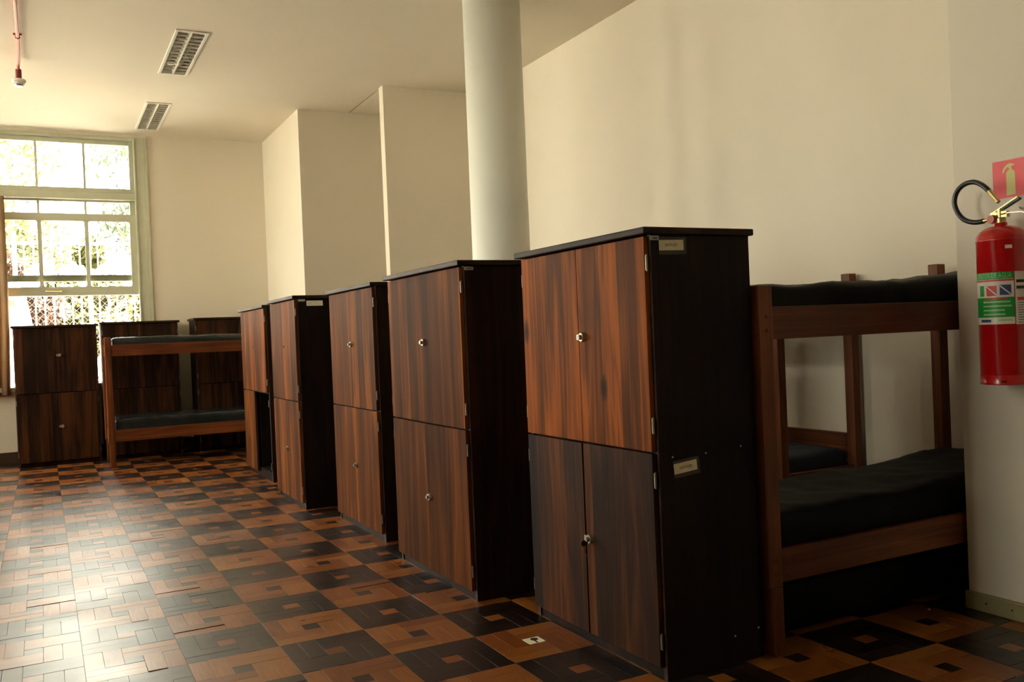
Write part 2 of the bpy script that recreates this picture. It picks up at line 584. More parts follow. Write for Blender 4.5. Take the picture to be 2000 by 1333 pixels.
def shared_piece(kind, mat):
    key = (kind, mat.name)
    if key not in SHARED:
        v, f = piece_geo(3 * U5 if kind != 'c' else U5, U5)
        me = bpy.data.meshes.new('parquet_' + ('block' if kind == 'c' else 'strip'))
        me.from_pydata(v, [], f)
        me.materials.append(mat)
        uvl = me.uv_layers.new(name='uv')
        off = (random.random() * 9, random.random() * 9)
        for lp in me.loops:
            co = me.vertices[lp.vertex_index].co
            uvl.data[lp.index].uv = (co.x + off[0], co.y + off[1])
        SHARED[key] = me
    return SHARED[key]


all_pieces = []
i0, i1 = int(XL / T) - 1, int(XR / T) + 1
j0, j1 = int(-YF / T) - 1, int(-YB / T)
SOCKET = (0, 7)
rng = random.Random(11)
for ti in range(i0, i1):
    for tj in range(j0, j1):
        is_light = (ti + tj) % 2 != 0
        for kind, a, b, c, d in PIECES:
            cx, cy = (ti + (a + b) / 10) * T, -(tj + (c + d) / 10) * T
            if not (XL < cx < XR and YB < cy < YF):
                continue
            lt = is_light if kind != 'c' else not is_light
            if kind == 'c' and (ti, tj) == SOCKET:
                continue
            mat = rng.choice(LIGHTS if lt else DARKS)
            dz = rng.uniform(-0.0006, 0.0004)
            if rng.random() < 0.05:
                dz += 0.0012
            tilt = (rng.gauss(0, 0.0018), rng.gauss(0, 0.0012))
            if lt and kind != 'c' and rng.random() < 0.06:
                dz += 0.002
                tilt = (rng.gauss(0, 0.012), rng.gauss(0, 0.006))
            all_pieces.append((kind, cx, cy, dz, tilt, mat))


def seen_size(cx, cy):
    d = Vector((cx, cy, 0)) - CAM
    z = d.dot(_f)
    if z < 0.3:
        return 0
    x, y = 1000 + FPX * d.dot(_r2) / z, 666.5 - FPX * d.dot(_u2) / z
    if not (-20 < x < 2020 and -20 < y < 1350):
        return 0
    if cx > 0.33 and cy > -3.2:
        return 0
    return 1 / z


ranked = sorted((p for p in all_pieces if p[0] != 'c'), key=lambda p: -seen_size(p[1], p[2]))[:300]
ranked_c = sorted((p for p in all_pieces if p[0] == 'c'), key=lambda p: -seen_size(p[1], p[2]))[:200]
single = {id(p) for p in ranked} | {id(p) for p in ranked_c if seen_size(p[1], p[2]) > 0}
vs, fs, ms, uvs = [], [], [], []
mats = LIGHTS + DARKS
for p in all_pieces:
    kind, cx, cy, dz, tilt, mat = p
    rot = Matrix.Rotation(math.pi / 2, 4, 'Z') if kind == 'v' else Matrix.Identity(4)
    mtx = Matrix.Translation((cx, cy, dz)) @ Matrix.Rotation(tilt[0], 4, 'X') @ Matrix.Rotation(tilt[1], 4, 'Y') @ rot
    if id(p) in single:
        o = bpy.data.objects.new('parquet_block' if kind == 'c' else 'parquet_strip', shared_piece(kind, mat))
        COL.objects.link(o)
        o.parent = fo
        o.matrix_world = mtx
        continue
    v, f = piece_geo(3 * U5 if kind != 'c' else U5, U5)
    n0 = len(vs)
    off = (rng.random() * 9, rng.random() * 9)
    for q in v:
        vs.append(mtx @ Vector(q))
    for ff in f:
        fs.append([n0 + q for q in ff])
        ms.append(mats.index(mat))
        uvs.extend((v[q][0] + off[0], v[q][1] + off[1]) for q in ff)
me = bpy.data.meshes.new('parquet_field')
me.from_pydata(vs, [], fs)
for m in mats:
    me.materials.append(m)
me.polygons.foreach_set('material_index', ms)
uvl = me.uv_layers.new(name='uv')
uvl.data.foreach_set('uv', [c for t in uvs for c in t])
pf = bpy.data.objects.new('parquet_field', me)
COL.objects.link(pf)
pf.parent = fo
pf['kind'] = 'stuff'


# ------------------------------------------------------------------ windows
def window(name, a, b, plane_pos, facing, raised, label=None):
    """sash window set in an opening; local x along the wall, local y outwards, origin at the sill's left end"""
    w = b - a
    e = bpy.data.objects.new(name, None)
    COL.objects.link(e)
    e['kind'] = 'structure'
    if facing == 'Y':
        e.location = (a, plane_pos, 0)
    else:
        e.location = (plane_pos, a, 0)
        e.rotation_euler = (0, 0, math.pi / 2)
    z0, z1 = WIN_Z
    P = lambda nm, *q, bev=0.004: box(nm, 'frame', *q, parent=e, bevel=bev)
    J = 0.10
    P('jamb', 0, J, -0.012, 0.16, z0, z1)
    P('jamb', w - J, w, -0.012, 0.16, z0, z1)
    P('jamb_bead', w - J - 0.014, w - J + 0.006, -0.022, 0.02, z0, z1, bev=0.003)
    P('head', J, w - J, -0.012, 0.16, z1 - 0.035, z1)
    P('transom', J, w - J, -0.012, 0.16, 2.965, 3.045)
    P('sill', -0.03, w + 0.03, -0.06, 0.20, z0 - 0.05, z0)
    P('casing', w, w + 0.035, -0.02, 0.0, z0, z1, bev=0.003)
    P('casing', -0.035, 0, -0.02, 0.0, z0, z1, bev=0.003)

    def sash(nm, zb, zt, rb, rt, st, mul, yy, th, rounded=0.0):
        x0, x1 = J, w - J
        s = P(nm, x0, x0 + st, yy, yy + th, zb, zt)
        P('stile', x1 - st, x1, yy, yy + th, zb, zt)
        P('rail', x0 + st, x1 - st, yy, yy + th, zb, zb + rb)
        P('rail', x0 + st, x1 - st, yy, yy + th, zt - rt, zt)
        pw = (x1 - x0 - 2 * st - 2 * mul) / 3
        for k in range(3):
            xa = x0 + st + k * (pw + mul)
            if k:
                P('muntin', xa - mul, xa, yy, yy + th, zb + rb, zt - rt)
            gp = box('pane', 'glass', xa, xa + pw, yy + th * 0.45, yy + th * 0.45 + 0.003, zb + rb, zt - rt, parent=e)
            if rounded:
                for cx, sx in ((xa, 1), (xa + pw, -1)):
                    for cz, sz in ((zb + rb, 1), (zt - rt, -1)):
                        bmc = bmesh.new()
                        pr = [(cx, cz)] + [(cx + sx * rounded * (1 - math.sin(t)), cz + sz * rounded * (1 - math.cos(t))) for t in [i * math.pi / 12 for i in range(7)]]
                        lo = [bmc.verts.new((x, yy + 0.004, z)) for x, z in pr]
                        hi = [bmc.verts.new((x, yy + th - 0.004, z)) for x, z in pr]
                        bmc.faces.new(lo)
                        bmc.faces.new(list(reversed(hi)))
                        for i in range(len(lo)):
                            j = (i + 1) % len(lo)
                            bmc.faces.new((lo[j], lo[i], hi[i], hi[j]))
                        bmesh.ops.recalc_face_normals(bmc, faces=bmc.faces)
                        obj('corner_fillet', bmc, 'frame', e)
        return s
    sash('stile', 3.045, z1 - 0.035, 0.06, 0.05, 0.06, 0.026, 0.05, 0.045)
    lz = z0 if not raised else 1.86
    sash('stile', lz, 2.80, 0.10, 0.085, 0.085, 0.042, 0.01, 0.045, rounded=0.025)
    sash('stile', lz + 0.165, 2.965, 0.075, 0.02, 0.07, 0.026, 0.07, 0.045)
    # lift handle of the lower sash
    bmh = bmesh.new()
    hx = w * 0.43
    tube(bmh, smooth_pts([(hx - 0.075, 0.01, lz + 0.05), (hx - 0.07, -0.02, lz + 0.055), (hx, -0.028, lz + 0.055), (hx + 0.07, -0.02, lz + 0.055), (hx + 0.075, 0.01, lz + 0.05)], 5), 0.007, 8)
    obj('lift_handle', bmh, 'brass', e, smooth=True)
    # daylight portal in the opening
    ld = bpy.data.lights.new('daylight', 'AREA')
    ld.shape = 'RECTANGLE'
    ld.size = w
    ld.size_y = z1 - z0
    ld.cycles.is_portal = True
    lo = bpy.data.objects.new('daylight', ld)
    COL.objects.link(lo)
    if facing == 'Y':
        lo.location = ((a + b) / 2, plane_pos + 0.24, (z0 + z1) / 2)
        d = Vector((0, -1, 0))
    else:
        lo.location = (plane_pos - 0.24, (a + b) / 2, (z0 + z1) / 2)
        d = Vector((1, 0, 0))
    lo.rotation_euler = d.to_track_quat('-Z', 'Y').to_euler()
    return e


window('window_1', *WIN_W, YF, 'Y', True)
window('window_2', *FAR_WINS[1], YF, 'Y', True)
for k, (a, b) in enumerate(LEFT_WINS):
    window('window_%d' % (k + 3), a, b, XL, 'X', False)  # unseen left-wall windows; first and last added for their light

# ------------------------------------------------------------------ wardrobes
def lock(parent, x, y, z, key=False, hole=False):
    bm = bmesh.new()
    if hole:
        bmesh.ops.create_cone(bm, cap_ends=True, segments=14, radius1=0.009, radius2=0.009, depth=0.004)
        bmesh.ops.rotate(bm, verts=bm.verts, matrix=Matrix.Rotation(math.pi / 2, 3, 'X'))
        return obj('lock_hole', bm, 'dark', parent, loc=(x, y - 0.001, z))
    bmesh.ops.create_cone(bm, cap_ends=True, segments=20, radius1=0.019, radius2=0.016, depth=0.012)
    bmesh.ops.rotate(bm, verts=bm.verts, matrix=Matrix.Rotation(math.pi / 2, 3, 'X'))
    bmesh.ops.translate(bm, verts=bm.verts, vec=(0, -0.006, 0))
    lathe_v = bmesh.ops.create_cone(bm, cap_ends=True, segments=16, radius1=0.010, radius2=0.009, depth=0.014)['verts']
    bmesh.ops.rotate(bm, verts=lathe_v, matrix=Matrix.Rotation(math.pi / 2, 3, 'X'))
    bmesh.ops.translate(bm, verts=lathe_v, vec=(0, -0.017, 0))
    bx(bm, -0.034, -0.012, -0.008, 0.0, -0.010, 0.010)
    bx(bm, -0.0015, 0.0015, -0.0255, -0.0235, -0.006, 0.006)
    lo = obj('lock', bm, 'steel', parent, loc=(x, y, z))
    return lo


def wardrobe(name, label, loc, rz, W, D=0.44, H=1.555, stain=('door', 'door'), ajar=(0, 0, 0, 0), missing=(), locks=('l', 'l'), group=None, zsplit=0.785, locks_side='R'):
    """local x = width (doors across), front faces -y, origin at the middle of the front edge on the floor"""
    t = thing(name, label, 'wardrobe', loc, rz, group)
    h = W / 2
    tb = 0.024
    zt = H - tb
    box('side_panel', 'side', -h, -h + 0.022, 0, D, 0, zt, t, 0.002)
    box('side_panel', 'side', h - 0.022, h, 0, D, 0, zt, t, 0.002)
    box('front_edge', 'edge', h - 0.0205, h - 0.0015, -0.002, 0.0, 0.0, zt - 0.002, t)
    box('front_edge', 'edge', -h + 0.0015, -h + 0.0205, -0.002, 0.0, 0.0, zt - 0.002, t)
    bm = bmesh.new()
    bx(bm, -h - 0.018, h + 0.018, -0.042, D + 0.01, zt, H)
    obj('top_board', bm, 'top', t, 0.004)
    box('back_panel', 'inside', -h + 0.022, h - 0.022, D - 0.012, D, 0.05, zt, t)
    box('bottom_board', 'inside', -h + 0.022, h - 0.022, 0.006, D - 0.012, 0.06, 0.08, t)
    box('middle_shelf', 'inside', -h + 0.022, h - 0.022, 0.006, D - 0.012, zsplit - 0.012, zsplit + 0.010, t)
    box('centre_divider', 'inside', -0.01, 0.01, 0.02, D - 0.012, 0.08, zt, t)
    box('plinth', 'side', -h + 0.022, h - 0.022, 0.004, 0.022, 0.0, 0.06, t, 0.001)
    dw = h - 0.012 - 0.0015
    specs = [('ul', -1, zsplit + 0.003, zt - 0.006), ('ur', 1, zsplit + 0.003, zt - 0.006), ('ll', -1, 0.048, zsplit - 0.004), ('lr', 1, 0.048, zsplit - 0.004)]
    for k, (nm, s, z0, z1) in enumerate(specs):
        hx = s * (h - 0.012)
        if nm in missing:
            for hz in (z0 + 0.09, z1 - 0.09):
                box('hinge', 'hinge', s * (h - 0.006) - 0.007, s * (h - 0.006) + 0.004, -0.012, -0.001, hz - 0.03, hz + 0.03, t)
            continue
        bm = bmesh.new()
        xa, xb = (0, dw) if s < 0 else (-dw, 0)
        bx(bm, xa, xb, -0.020, 0, 0, z1 - z0)
        d = obj('door', bm, stain[0] if nm[0] == 'u' else stain[1], t, 0.0015)
        d.location = (hx, -0.003, z0)
        d.rotation_euler = (0, 0, -s * math.radians(-ajar[k]))
        for hz in (0.09, z1 - z0 - 0.09):
            bmh = bmesh.new()
            bmesh.ops.create_cone(bmh, cap_ends=True, segments=8, radius1=0.0028, radius2=0.0028, depth=0.056)
            bx(bmh, -0.001, 0.003 if s > 0 else 0.001, -0.006, 0.0, -0.026, 0.026)
            obj('hinge', bmh, 'hinge', d, loc=(s * 0.0045, -0.012, hz))
        has = locks[0] if nm[0] == 'u' else locks[1]
        if (nm[1] == 'r') == (locks_side == 'R'):
            lx = (-dw + 0.03) if s > 0 else (dw - 0.03)
            lz = 0.40 if nm[0] == 'u' else 0.37
            if has in 'lk':
                lo = lock(d, lx, -0.020, lz)
                if has == 'k':
                    bk = bmesh.new()
                    bmesh.ops.create_cone(bk, cap_ends=True, segments=14, radius1=0.012, radius2=0.012, depth=0.003)
                    bmesh.ops.rotate(bk, verts=bk.verts, matrix=Matrix.Rotation(math.pi / 2, 3, 'Y'))
                    bx(bk, -0.0012, 0.0012, 0.004, 0.020, -0.003, 0.003)
                    obj('key', bk, 'ink', d, loc=(lx + 0.003, -0.056, lz - 0.012))
                    bk = bmesh.new()
                    tube(bk, smooth_pts([(0, 0, 0), (0.001, 0.004, -0.018), (0.004, 0.010, -0.035), (0.006, 0.012, -0.042)], 4), 0.0022, 6)
                    obj('key_cord', bk, 'bed', d, loc=(lx + 0.003, -0.056, lz - 0.024))
            elif has == 'h':
                lock(d, lx, -0.020, lz, hole=True)
    return t


def paper(t, nm, mat, x, y0, z, w, hgt, roll=0.0, body=None, tape=False):
    """a label on the visible side (local +x face) of a wardrobe; local y runs into depth"""
    bm = bmesh.new()
    bx(bm, 0, 0.0008, -w / 2, w / 2, -hgt / 2, hgt / 2)
    o = obj(nm, bm, mat, t, loc=(x + 0.0006, y0, z))
    o.rotation_euler = (roll, 0, 0)
    if tape:
        bm = bmesh.new()
        bx(bm, -0.0005, 0.0, -w / 2 - 0.001, w / 2 + 0.012, -hgt / 2 - 0.014, hgt / 2 + 0.010)
        obj('tape', bm, 'tape', o)
    if body:
        me = text_mesh(body, hgt * 0.42, w * 0.52)
        for v in me.vertices:
            v.co = Vector((0.0011, v.co.x, v.co.y))
        me.materials.append(M['ink'])
        to = bpy.data.objects.new('lettering', me)
        COL.objects.link(to)
        to.parent = o
    return o


RZ = -math.pi / 2
# near wardrobe; loc = middle of the front edge
def row(Xf, Y0, W):
    return (Xf, Y0 + W / 2, 0)


WROW = 'wardrobes in the long row'
W1 = wardrobe('wardrobe', 'nearest wardrobe of the row, orange-brown upper doors and two paper labels on its side', row(0.355, -3.25, 0.905), RZ, 0.905, D=0.435, ajar=(0.0, 0.0, 0.8, 0.3), locks=('l', 'k'), group=WROW, stain=('door_vivid', 'door_dark'))
W2 = wardrobe('wardrobe', 'second wardrobe from the camera in the row, below the round column', row(0.215, -2.03, 0.97), RZ, 0.97, ajar=(0, 0.6, 0.5, 0.6), locks=('l', 'l'), group=WROW)
W3 = wardrobe('wardrobe', 'third wardrobe from the camera in the row, narrow strip of its dark side showing', row(0.28, -0.62, 0.92), RZ, 0.92, ajar=(0, 0.8, 0, 0.3), locks=('l', 'l'), group=WROW)
W4 = wardrobe('wardrobe', 'fourth wardrobe of the row with one small paper label high on its side', row(0.155, 0.74, 0.80), RZ, 0.80, ajar=(0, 0.4, 0, 0.4), locks=('h', 'l'), group=WROW)
W5 = wardrobe('wardrobe', 'farthest wardrobe of the row, one lower door missing and its inside dark', row(0.25, 2.20, 1.04), RZ, 1.04, ajar=(0, 0.5, 0.3, 0), missing=('lr',), locks=('h', 'h'), group=WROW)
box('label_strip', 'paper', -0.16, -0.05, 0.05, 0.12, 0.0805, 0.0815, W5)

hw = 0.905 / 2
paper(W1, 'label_paper', 'paper', hw, 0.085, 1.495, 0.105, 0.036, math.radians(1), 'SAM-427', tape=True)
paper(W1, 'label_paper', 'paper', hw, 0.108, 0.726, 0.100, 0.036, math.radians(5), 'SAM-428', tape=True)
paper(W1, 'maker_tag', 'tag', hw, 0.014, 1.519, 0.038, 0.0155, 0, None)
paper(W1, 'tag_print', 'ink', hw + 0.0008, 0.016, 1.518, 0.020, 0.004, 0, None)
paper(W2, 'maker_tag', 'tag', 0.97 / 2, 0.022, 1.518, 0.045, 0.015, 0, None)
paper(W2, 'tag_print', 'ink', 0.97 / 2 + 0.0008, 0.022, 1.517, 0.028, 0.004, 0, None)
paper(W4, 'label_paper', 'paper', 0.80 / 2, 0.125, 1.497, 0.12, 0.038, 0, None)
paper(W4, 'maker_tag', 'tag', 0.80 / 2, 0.03, 1.52, 0.05, 0.016, 0, None)
for y0, z in ((0.055, 0.765), (0.20, 0.765), (0.36, 0.775), (0.30, 0.10), (0.41, 0.11)):
    bm = bmesh.new()
    bmesh.ops.create_cone(bm, cap_ends=True, segments=10, radius1=0.004, radius2=0.003, depth=0.002)
    bmesh.ops.rotate(bm, verts=bm.verts, matrix=Matrix.Rotation(math.pi / 2, 3, 'Y'))
    obj('screw', bm, 'tag', W1, loc=(hw + 0.001, y0, z))

WALLG = 'wardrobes against the window wall'
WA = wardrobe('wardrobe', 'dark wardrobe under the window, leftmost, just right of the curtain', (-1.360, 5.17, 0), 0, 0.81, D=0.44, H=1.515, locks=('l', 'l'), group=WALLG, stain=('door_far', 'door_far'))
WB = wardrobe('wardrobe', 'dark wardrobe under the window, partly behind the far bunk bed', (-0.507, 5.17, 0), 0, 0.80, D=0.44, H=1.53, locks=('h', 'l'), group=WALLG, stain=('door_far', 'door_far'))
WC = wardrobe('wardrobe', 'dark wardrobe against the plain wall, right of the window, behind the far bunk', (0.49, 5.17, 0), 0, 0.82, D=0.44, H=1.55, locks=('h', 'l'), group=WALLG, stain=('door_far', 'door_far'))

# ------------------------------------------------------------------ bunk beds
def taper_post(nm, t, cx, cy, w, d, z1, step=True):
    """post of section w x d; the foot below the lower rail is slimmer"""
    bm = bmesh.new()
    zs = 0.25
    k = 0.62 if step else 0.92
    bx(bm, cx - w / 2, cx + w / 2, cy - d / 2, cy + d / 2, zs, z1)
    v = bx(bm, cx - w / 2 * k, cx + w / 2, cy - d / 2, cy + d / 2, 0, zs - 0.0002)
    return obj(nm, bm, 'post', t, 0.004)


def bunk(label, loc, rz, L, Wd, foot_h=1.35, head_h=1.475, group='wooden bunk beds', wall_rail=False):
    """local x = length from foot to head, local y = width, origin at the front foot corner"""
    t = thing('bunk_bed', label, 'bunk bed', loc, rz, group)
    pw, pd = 0.062, 0.055
    for cx, hgt in ((pw / 2, foot_h), (L - pw / 2, head_h)):
        for cy in (pd / 2, Wd - pd / 2):
            taper_post('post', t, cx, cy, pw, pd, 1.34 if wall_rail and cy < Wd / 2 else hgt)
    for z0, z1 in ((1.152, 1.272), (0.262, 0.385)):
        for y0 in (0.006, Wd - 0.034):
            box('side_rail', 'bed', pw, L - pw, y0, y0 + 0.028, z0, z1, t, 0.003)
        for x0 in (0.014, L - 0.042):
            box('end_rail', 'post', x0, x0 + 0.028, pd, Wd - pd, z0, z1, t, 0.003)
        n = 9
        for k in range(n):
            x = pw + 0.05 + k * (L - 2 * pw - 0.18) / (n - 1)
            box('slat', 'bed', x, x + 0.08, 0.034, Wd - 0.034, z0 + 0.045, z0 + 0.063, t, 0.001)
    if wall_rail:
        box('guard_rail', 'bed', pw, L - pw, Wd - 0.034, Wd - 0.006, 0.45, 0.56, t, 0.003)
    for cx in (0.03, L - 0.03):
        for z in (1.235, 1.185, 0.35, 0.30):
            bm = bmesh.new()
            bmesh.ops.create_cone(bm, cap_ends=True, segments=10, radius1=0.007, radius2=0.006, depth=0.004)
            bmesh.ops.rotate(bm, verts=bm.verts, matrix=Matrix.Rotation(math.pi / 2, 3, 'X'))
            obj('bolt', bm, 'bed', t, loc=(cx, -0.002, z))
    return t


def mattress(label, mat, center, size, rz=0.0, amp=0.008, seed=0, sag=0.0, head_rise=0.0, r=0.035, group='mattresses on the bunks'):
    lx, ly, lz = size
    half = Vector((lx / 2, ly / 2, lz / 2))
    nx, ny, nz = max(8, int(lx / 0.035)), max(6, int(ly / 0.035)), 6
    bm = bmesh.new()
    cache = {}

    def V(i, j, k):
        if (i, j, k) in cache:
            return cache[(i, j, k)]
        p = Vector(((i / nx * 2 - 1) * half.x, (j / ny * 2 - 1) * half.y, (k / nz * 2 - 1) * half.z))
        q = Vector((max(-half.x + r, min(half.x - r, p.x)), max(-half.y + r, min(half.y - r, p.y)), max(-half.z + r, min(half.z - r, p.z))))
        d = p - q
        if d.length > 1e-6:
            p = q + d.normalized() * r
        s = Vector((p.x * 3.1 + seed * 9.1, p.y * 4.3, p.z * 7 + seed))
        nn = noise.noise(s) + 0.6 * noise.noise(s * 2.7) + 0.35 * noise.noise(Vector((p.x * 16 + seed, p.y * 5, p.z * 9)))
        if p.z > 0:
            p.z += nn * amp * (0.5 + p.z / half.z * 0.5)
            u = p.x / lx + 0.5
            p.z += head_rise * max(0, u) ** 2 - sag * (1 - (2 * u - 1) ** 2)
        if abs(p.y) > half.y * 0.9:
            p.y += nn * amp * 0.5
        v = bm.verts.new(p)
        cache[(i, j, k)] = v
        return v
    for i in range(nx):
        for j in range(ny):
            bm.faces.new((V(i, j, nz), V(i + 1, j, nz), V(i + 1, j + 1, nz), V(i, j + 1, nz)))
            bm.faces.new((V(i, j + 1, 0), V(i + 1, j + 1, 0), V(i + 1, j, 0), V(i, j, 0)))
    for i in range(nx):
        for k in range(nz):
            bm.faces.new((V(i, 0, k), V(i + 1, 0, k), V(i + 1, 0, k + 1), V(i, 0, k + 1)))
            bm.faces.new((V(i + 1, ny, k), V(i, ny, k), V(i, ny, k + 1), V(i + 1, ny, k + 1)))
    for j in range(ny):
        for k in range(nz):
            bm.faces.new((V(0, j + 1, k), V(0, j, k), V(0, j, k + 1), V(0, j + 1, k + 1)))
            bm.faces.new((V(nx, j, k), V(nx, j + 1, k), V(nx, j + 1, k + 1), V(nx, j, k + 1)))
    o = obj('mattress', bm, mat, smooth=True, loc=center)
    o.rotation_euler = (0, 0, rz)
    return tag(o, label, 'mattress', group)


BL, BW = 1.78, 0.62
b1 = bunk('red-brown bunk bed right of the nearest wardrobe, black mattresses on both levels', (0.800, -3.283, 0), 0, BL, BW)
b3 = bunk('bunk bed below the window at the far end, grey-black mattresses on both levels', (-0.922, 4.435, 0), 0, 1.88, 0.60, head_h=1.35)
# second bunk stands lengthwise along the right wall behind the first one
b2 = bunk('bunk bed along the right wall seen through the near bunk, with a navy mattress below', (2.63, -0.33, 0), -math.pi / 2, BL, BW, foot_h=1.475, head_h=1.475, wall_rail=True)
b2.location = (2.63 - BW, -0.33, 0)
mattress('black mattress on the upper level of the near bunk bed', 'vinyl', (0.800 + BL / 2, -3.283 + BW / 2, 1.286), (BL - 0.126, BW - 0.076, 0.14), amp=0.014, seed=1, head_rise=0.07)
mattress('black mattress on the lower level of the near bunk bed', 'vinyl', (0.800 + BL / 2, -3.283 + BW / 2, 0.416), (BL - 0.13, BW - 0.078, 0.18), amp=0.014, seed=2, head_rise=0.05)
mattress('dark mattress-shaped bulk on the floor under the near bunk bed', 'vinyl', (1.75, -2.93, 0.11), (1.55, 0.42, 0.21), amp=0.004, seed=3, group='mattresses on the bunks')  # guessed bulk that fills the black space below the lower rail
mattress('shiny grey-black mattress on the upper level of the far bunk bed', 'vinyl_grey', (-0.922 + 0.94, 4.735, 1.28), (1.745, 0.522, 0.128), amp=0.010, seed=4, head_rise=0.01)
mattress('grey-black mattress on the lower level of the far bunk bed', 'vinyl_grey', (-0.922 + 0.94, 4.735, 0.4155), (1.74, 0.52, 0.178), amp=0.012, seed=5)
mattress('navy blue mattress on the lower level of the bunk along the right wall', 'blue', (2.63 - BW / 2, -0.33 - BL / 2, 0.40), (BL - 0.14, BW - 0.08, 0.14), rz=math.pi / 2, amp=0.01, seed=6)

# ------------------------------------------------------------------ ceiling lamps, conduit and detector
for k, (xa, xb, ya, yb) in enumerate(LAMPS):
    t = thing('ceiling_lamp', ['recessed louvred ceiling lamp nearer the camera, unlit', 'recessed louvred ceiling lamp nearer the window, unlit'][k], 'ceiling lamp', ((xa + xb) / 2, (ya + yb) / 2, HC), 0, 'recessed ceiling lamps')
    w, l = (xb - xa) / 2, (yb - ya) / 2
    box('housing', 'lamp_dark', -w + 0.001, w - 0.001, -l + 0.001, l - 0.001, 0.085, 0.10, t)
    for s in (-1, 1):
        box('housing_side', 'lamp_dark', s * (w - 0.004) - 0.003, s * (w - 0.004) + 0.003, -l + 0.001, l - 0.001, 0, 0.085, t)
        box('frame', 'lamp_white', s * (w - 0.004) - 0.012, s * (w - 0.004) + 0.012, -l - 0.012, l + 0.012, -0.010, 0.0, t, 0.002)
        box('frame', 'lamp_white', -w + 0.008, w - 0.008, s * (l - 0.002) - 0.014, s * (l - 0.002) + 0.014, -0.010, 0.0, t, 0.002)
        bm = bmesh.new()
        tube(bm, [(s * w / 2, -l + 0.04, 0.06), (s * w / 2, l - 0.04, 0.06)], 0.013, 12)
        obj('fluorescent_tube', bm, 'tube', t, smooth=True)
    box('centre_bar', 'lamp_white', -0.007, 0.007, -l, l, -0.006, 0.045, t, 0.001)
    n = 13
    for i in range(n):
        y = -l + (i + 0.5) * 2 * l / n
        for s in (-1, 1):
            x0, x1 = (0.008, w - 0.012) if s > 0 else (-w + 0.012, -0.008)
            bm = bmesh.new()
            v = bx(bm, x0, x1, -0.001, 0.001, -0.004, 0.011)
            for q in v[:4]:
                q.co.y *= 3
            lv = obj('louver', bm, 'lamp_white', t, loc=(0, y, 0))
            lv.rotation_euler = (math.radians(6), 0, 0)

t = thing('ceiling_conduit', 'thin red conduit pipe running along the ceiling to the smoke detector', 'pipe', (-1.565, -4.0, HC - 0.028))
bm = bmesh.new()
tube(bm, smooth_pts([(0, 0, 0), (0, 2.5, 0), (0, 5.0, 0), (0, 6.4, 0), (-0.006, 6.90, -0.006), (-0.012, 7.02, -0.03), (-0.012, 7.05, -0.085)], 6), 0.0125, 10)
obj('pipe', bm, 'pipe', t, smooth=True)
for y in (1.2, 3.4, 6.30):
    bm = bmesh.new()
    tube(bm, [(0, y - 0.012, 0), (0, y + 0.012, 0)], 0.019, 14)
    bx(bm, -0.03, 0.03, y - 0.011, y + 0.011, 0.012, 0.028)
    obj('pipe_clamp', bm, 'pipe', t)
bm = bmesh.new()
tube(bm, [(-0.012, 7.05, -0.045), (-0.012, 7.05, -0.13)], 0.024, 16)
obj('coupling', bm, 'pipe_dark', t)
t = thing('smoke_detector', 'round white smoke detector hanging from the end of the red conduit', 'smoke detector', (-1.577, 3.05, HC - 0.158))
bm = bmesh.new()
lathe(bm, [(0, -0.045), (0.040, -0.045), (0.046, -0.040), (0.046, -0.032), (0.052, -0.030), (0.056, -0.018), (0.056, -0.004), (0.050, 0.0), (0, 0.0)], 28)
obj('housing', bm, 'detector', t, smooth=False)
bm = bmesh.new()
lathe(bm, [(0, -0.062), (0.030, -0.060), (0.036, -0.052), (0.036, -0.0455), (0, -0.0455)], 24)
obj('sensor_cap', bm, 'steel', t)

# ------------------------------------------------------------------ curtain
bm = bmesh.new()
prev = None
N = 60
for i in range(N + 1):
    u = i / N
    x = -2.66 + u * 0.86
    y = YF - 0.075 + 0.022 * math.sin(u * 44) + 0.008 * math.sin(u * 17 + 1)
    a = bm.verts.new((x, y, 2.96))
    b = bm.verts.new((x + 0.010 * math.sin(u * 9), y - 0.004, 1.7))
    c = bm.verts.new((x - 0.02, y + 0.006, 0.77))
    if prev:
        bm.faces.new((prev[0], a, b, prev[1]))
        bm.faces.new((prev[1], b, c, prev[2]))
    prev = (a, b, c)
t = thing('curtain', 'brown cloth curtain hanging at the left edge of the window', 'curtain', (0, 0, 0))
cu = obj('cloth', bm, 'curtain', t, smooth=True)
sm = cu.modifiers.new('thickness', 'SOLIDIFY')
sm.thickness = 0.003
bm = bmesh.new()
tube(bm, [(-2.70, YF - 0.075, 2.985), (-1.83, YF - 0.075, 2.985)], 0.012, 12)
obj('curtain_rod', bm, 'frame', t, smooth=True)
for x in (-2.62, -1.90):
    box('rod_bracket', 'frame', x - 0.01, x + 0.01, YF - 0.085, YF, 2.975, 2.995, t)

# ------------------------------------------------------------------ fire extinguisher, bracket and sign
EX, EY, ER = 1.743, -3.582, 0.088
Z0, Z1 = 0.945, 1.545
t = thing('fire_extinguisher', 'red water fire extinguisher with black hose hanging on the right wall', 'fire extinguisher', (EX, EY, 0))
bm = bmesh.new()
prof = [(0, Z0 + 0.03), (ER - 0.004, Z0 + 0.03), (ER, Z0 + 0.036), (ER, Z1 - 0.062), (ER + 0.0012, Z1 - 0.060), (ER + 0.0012, Z1 - 0.056), (ER, Z1 - 0.054)]
for k in range(1, 10):
    a = k / 9 * math.pi / 2
    prof.append((0.022 + (ER - 0.022) * math.cos(a), Z1 - 0.054 + 0.052 * math.sin(a)))
prof += [(0.022, Z1 + 0.010), (0.0, Z1 + 0.010)]
lathe(bm, prof, 48)
obj('cylinder', bm, 'red', t, smooth=True)
bm = bmesh.new()
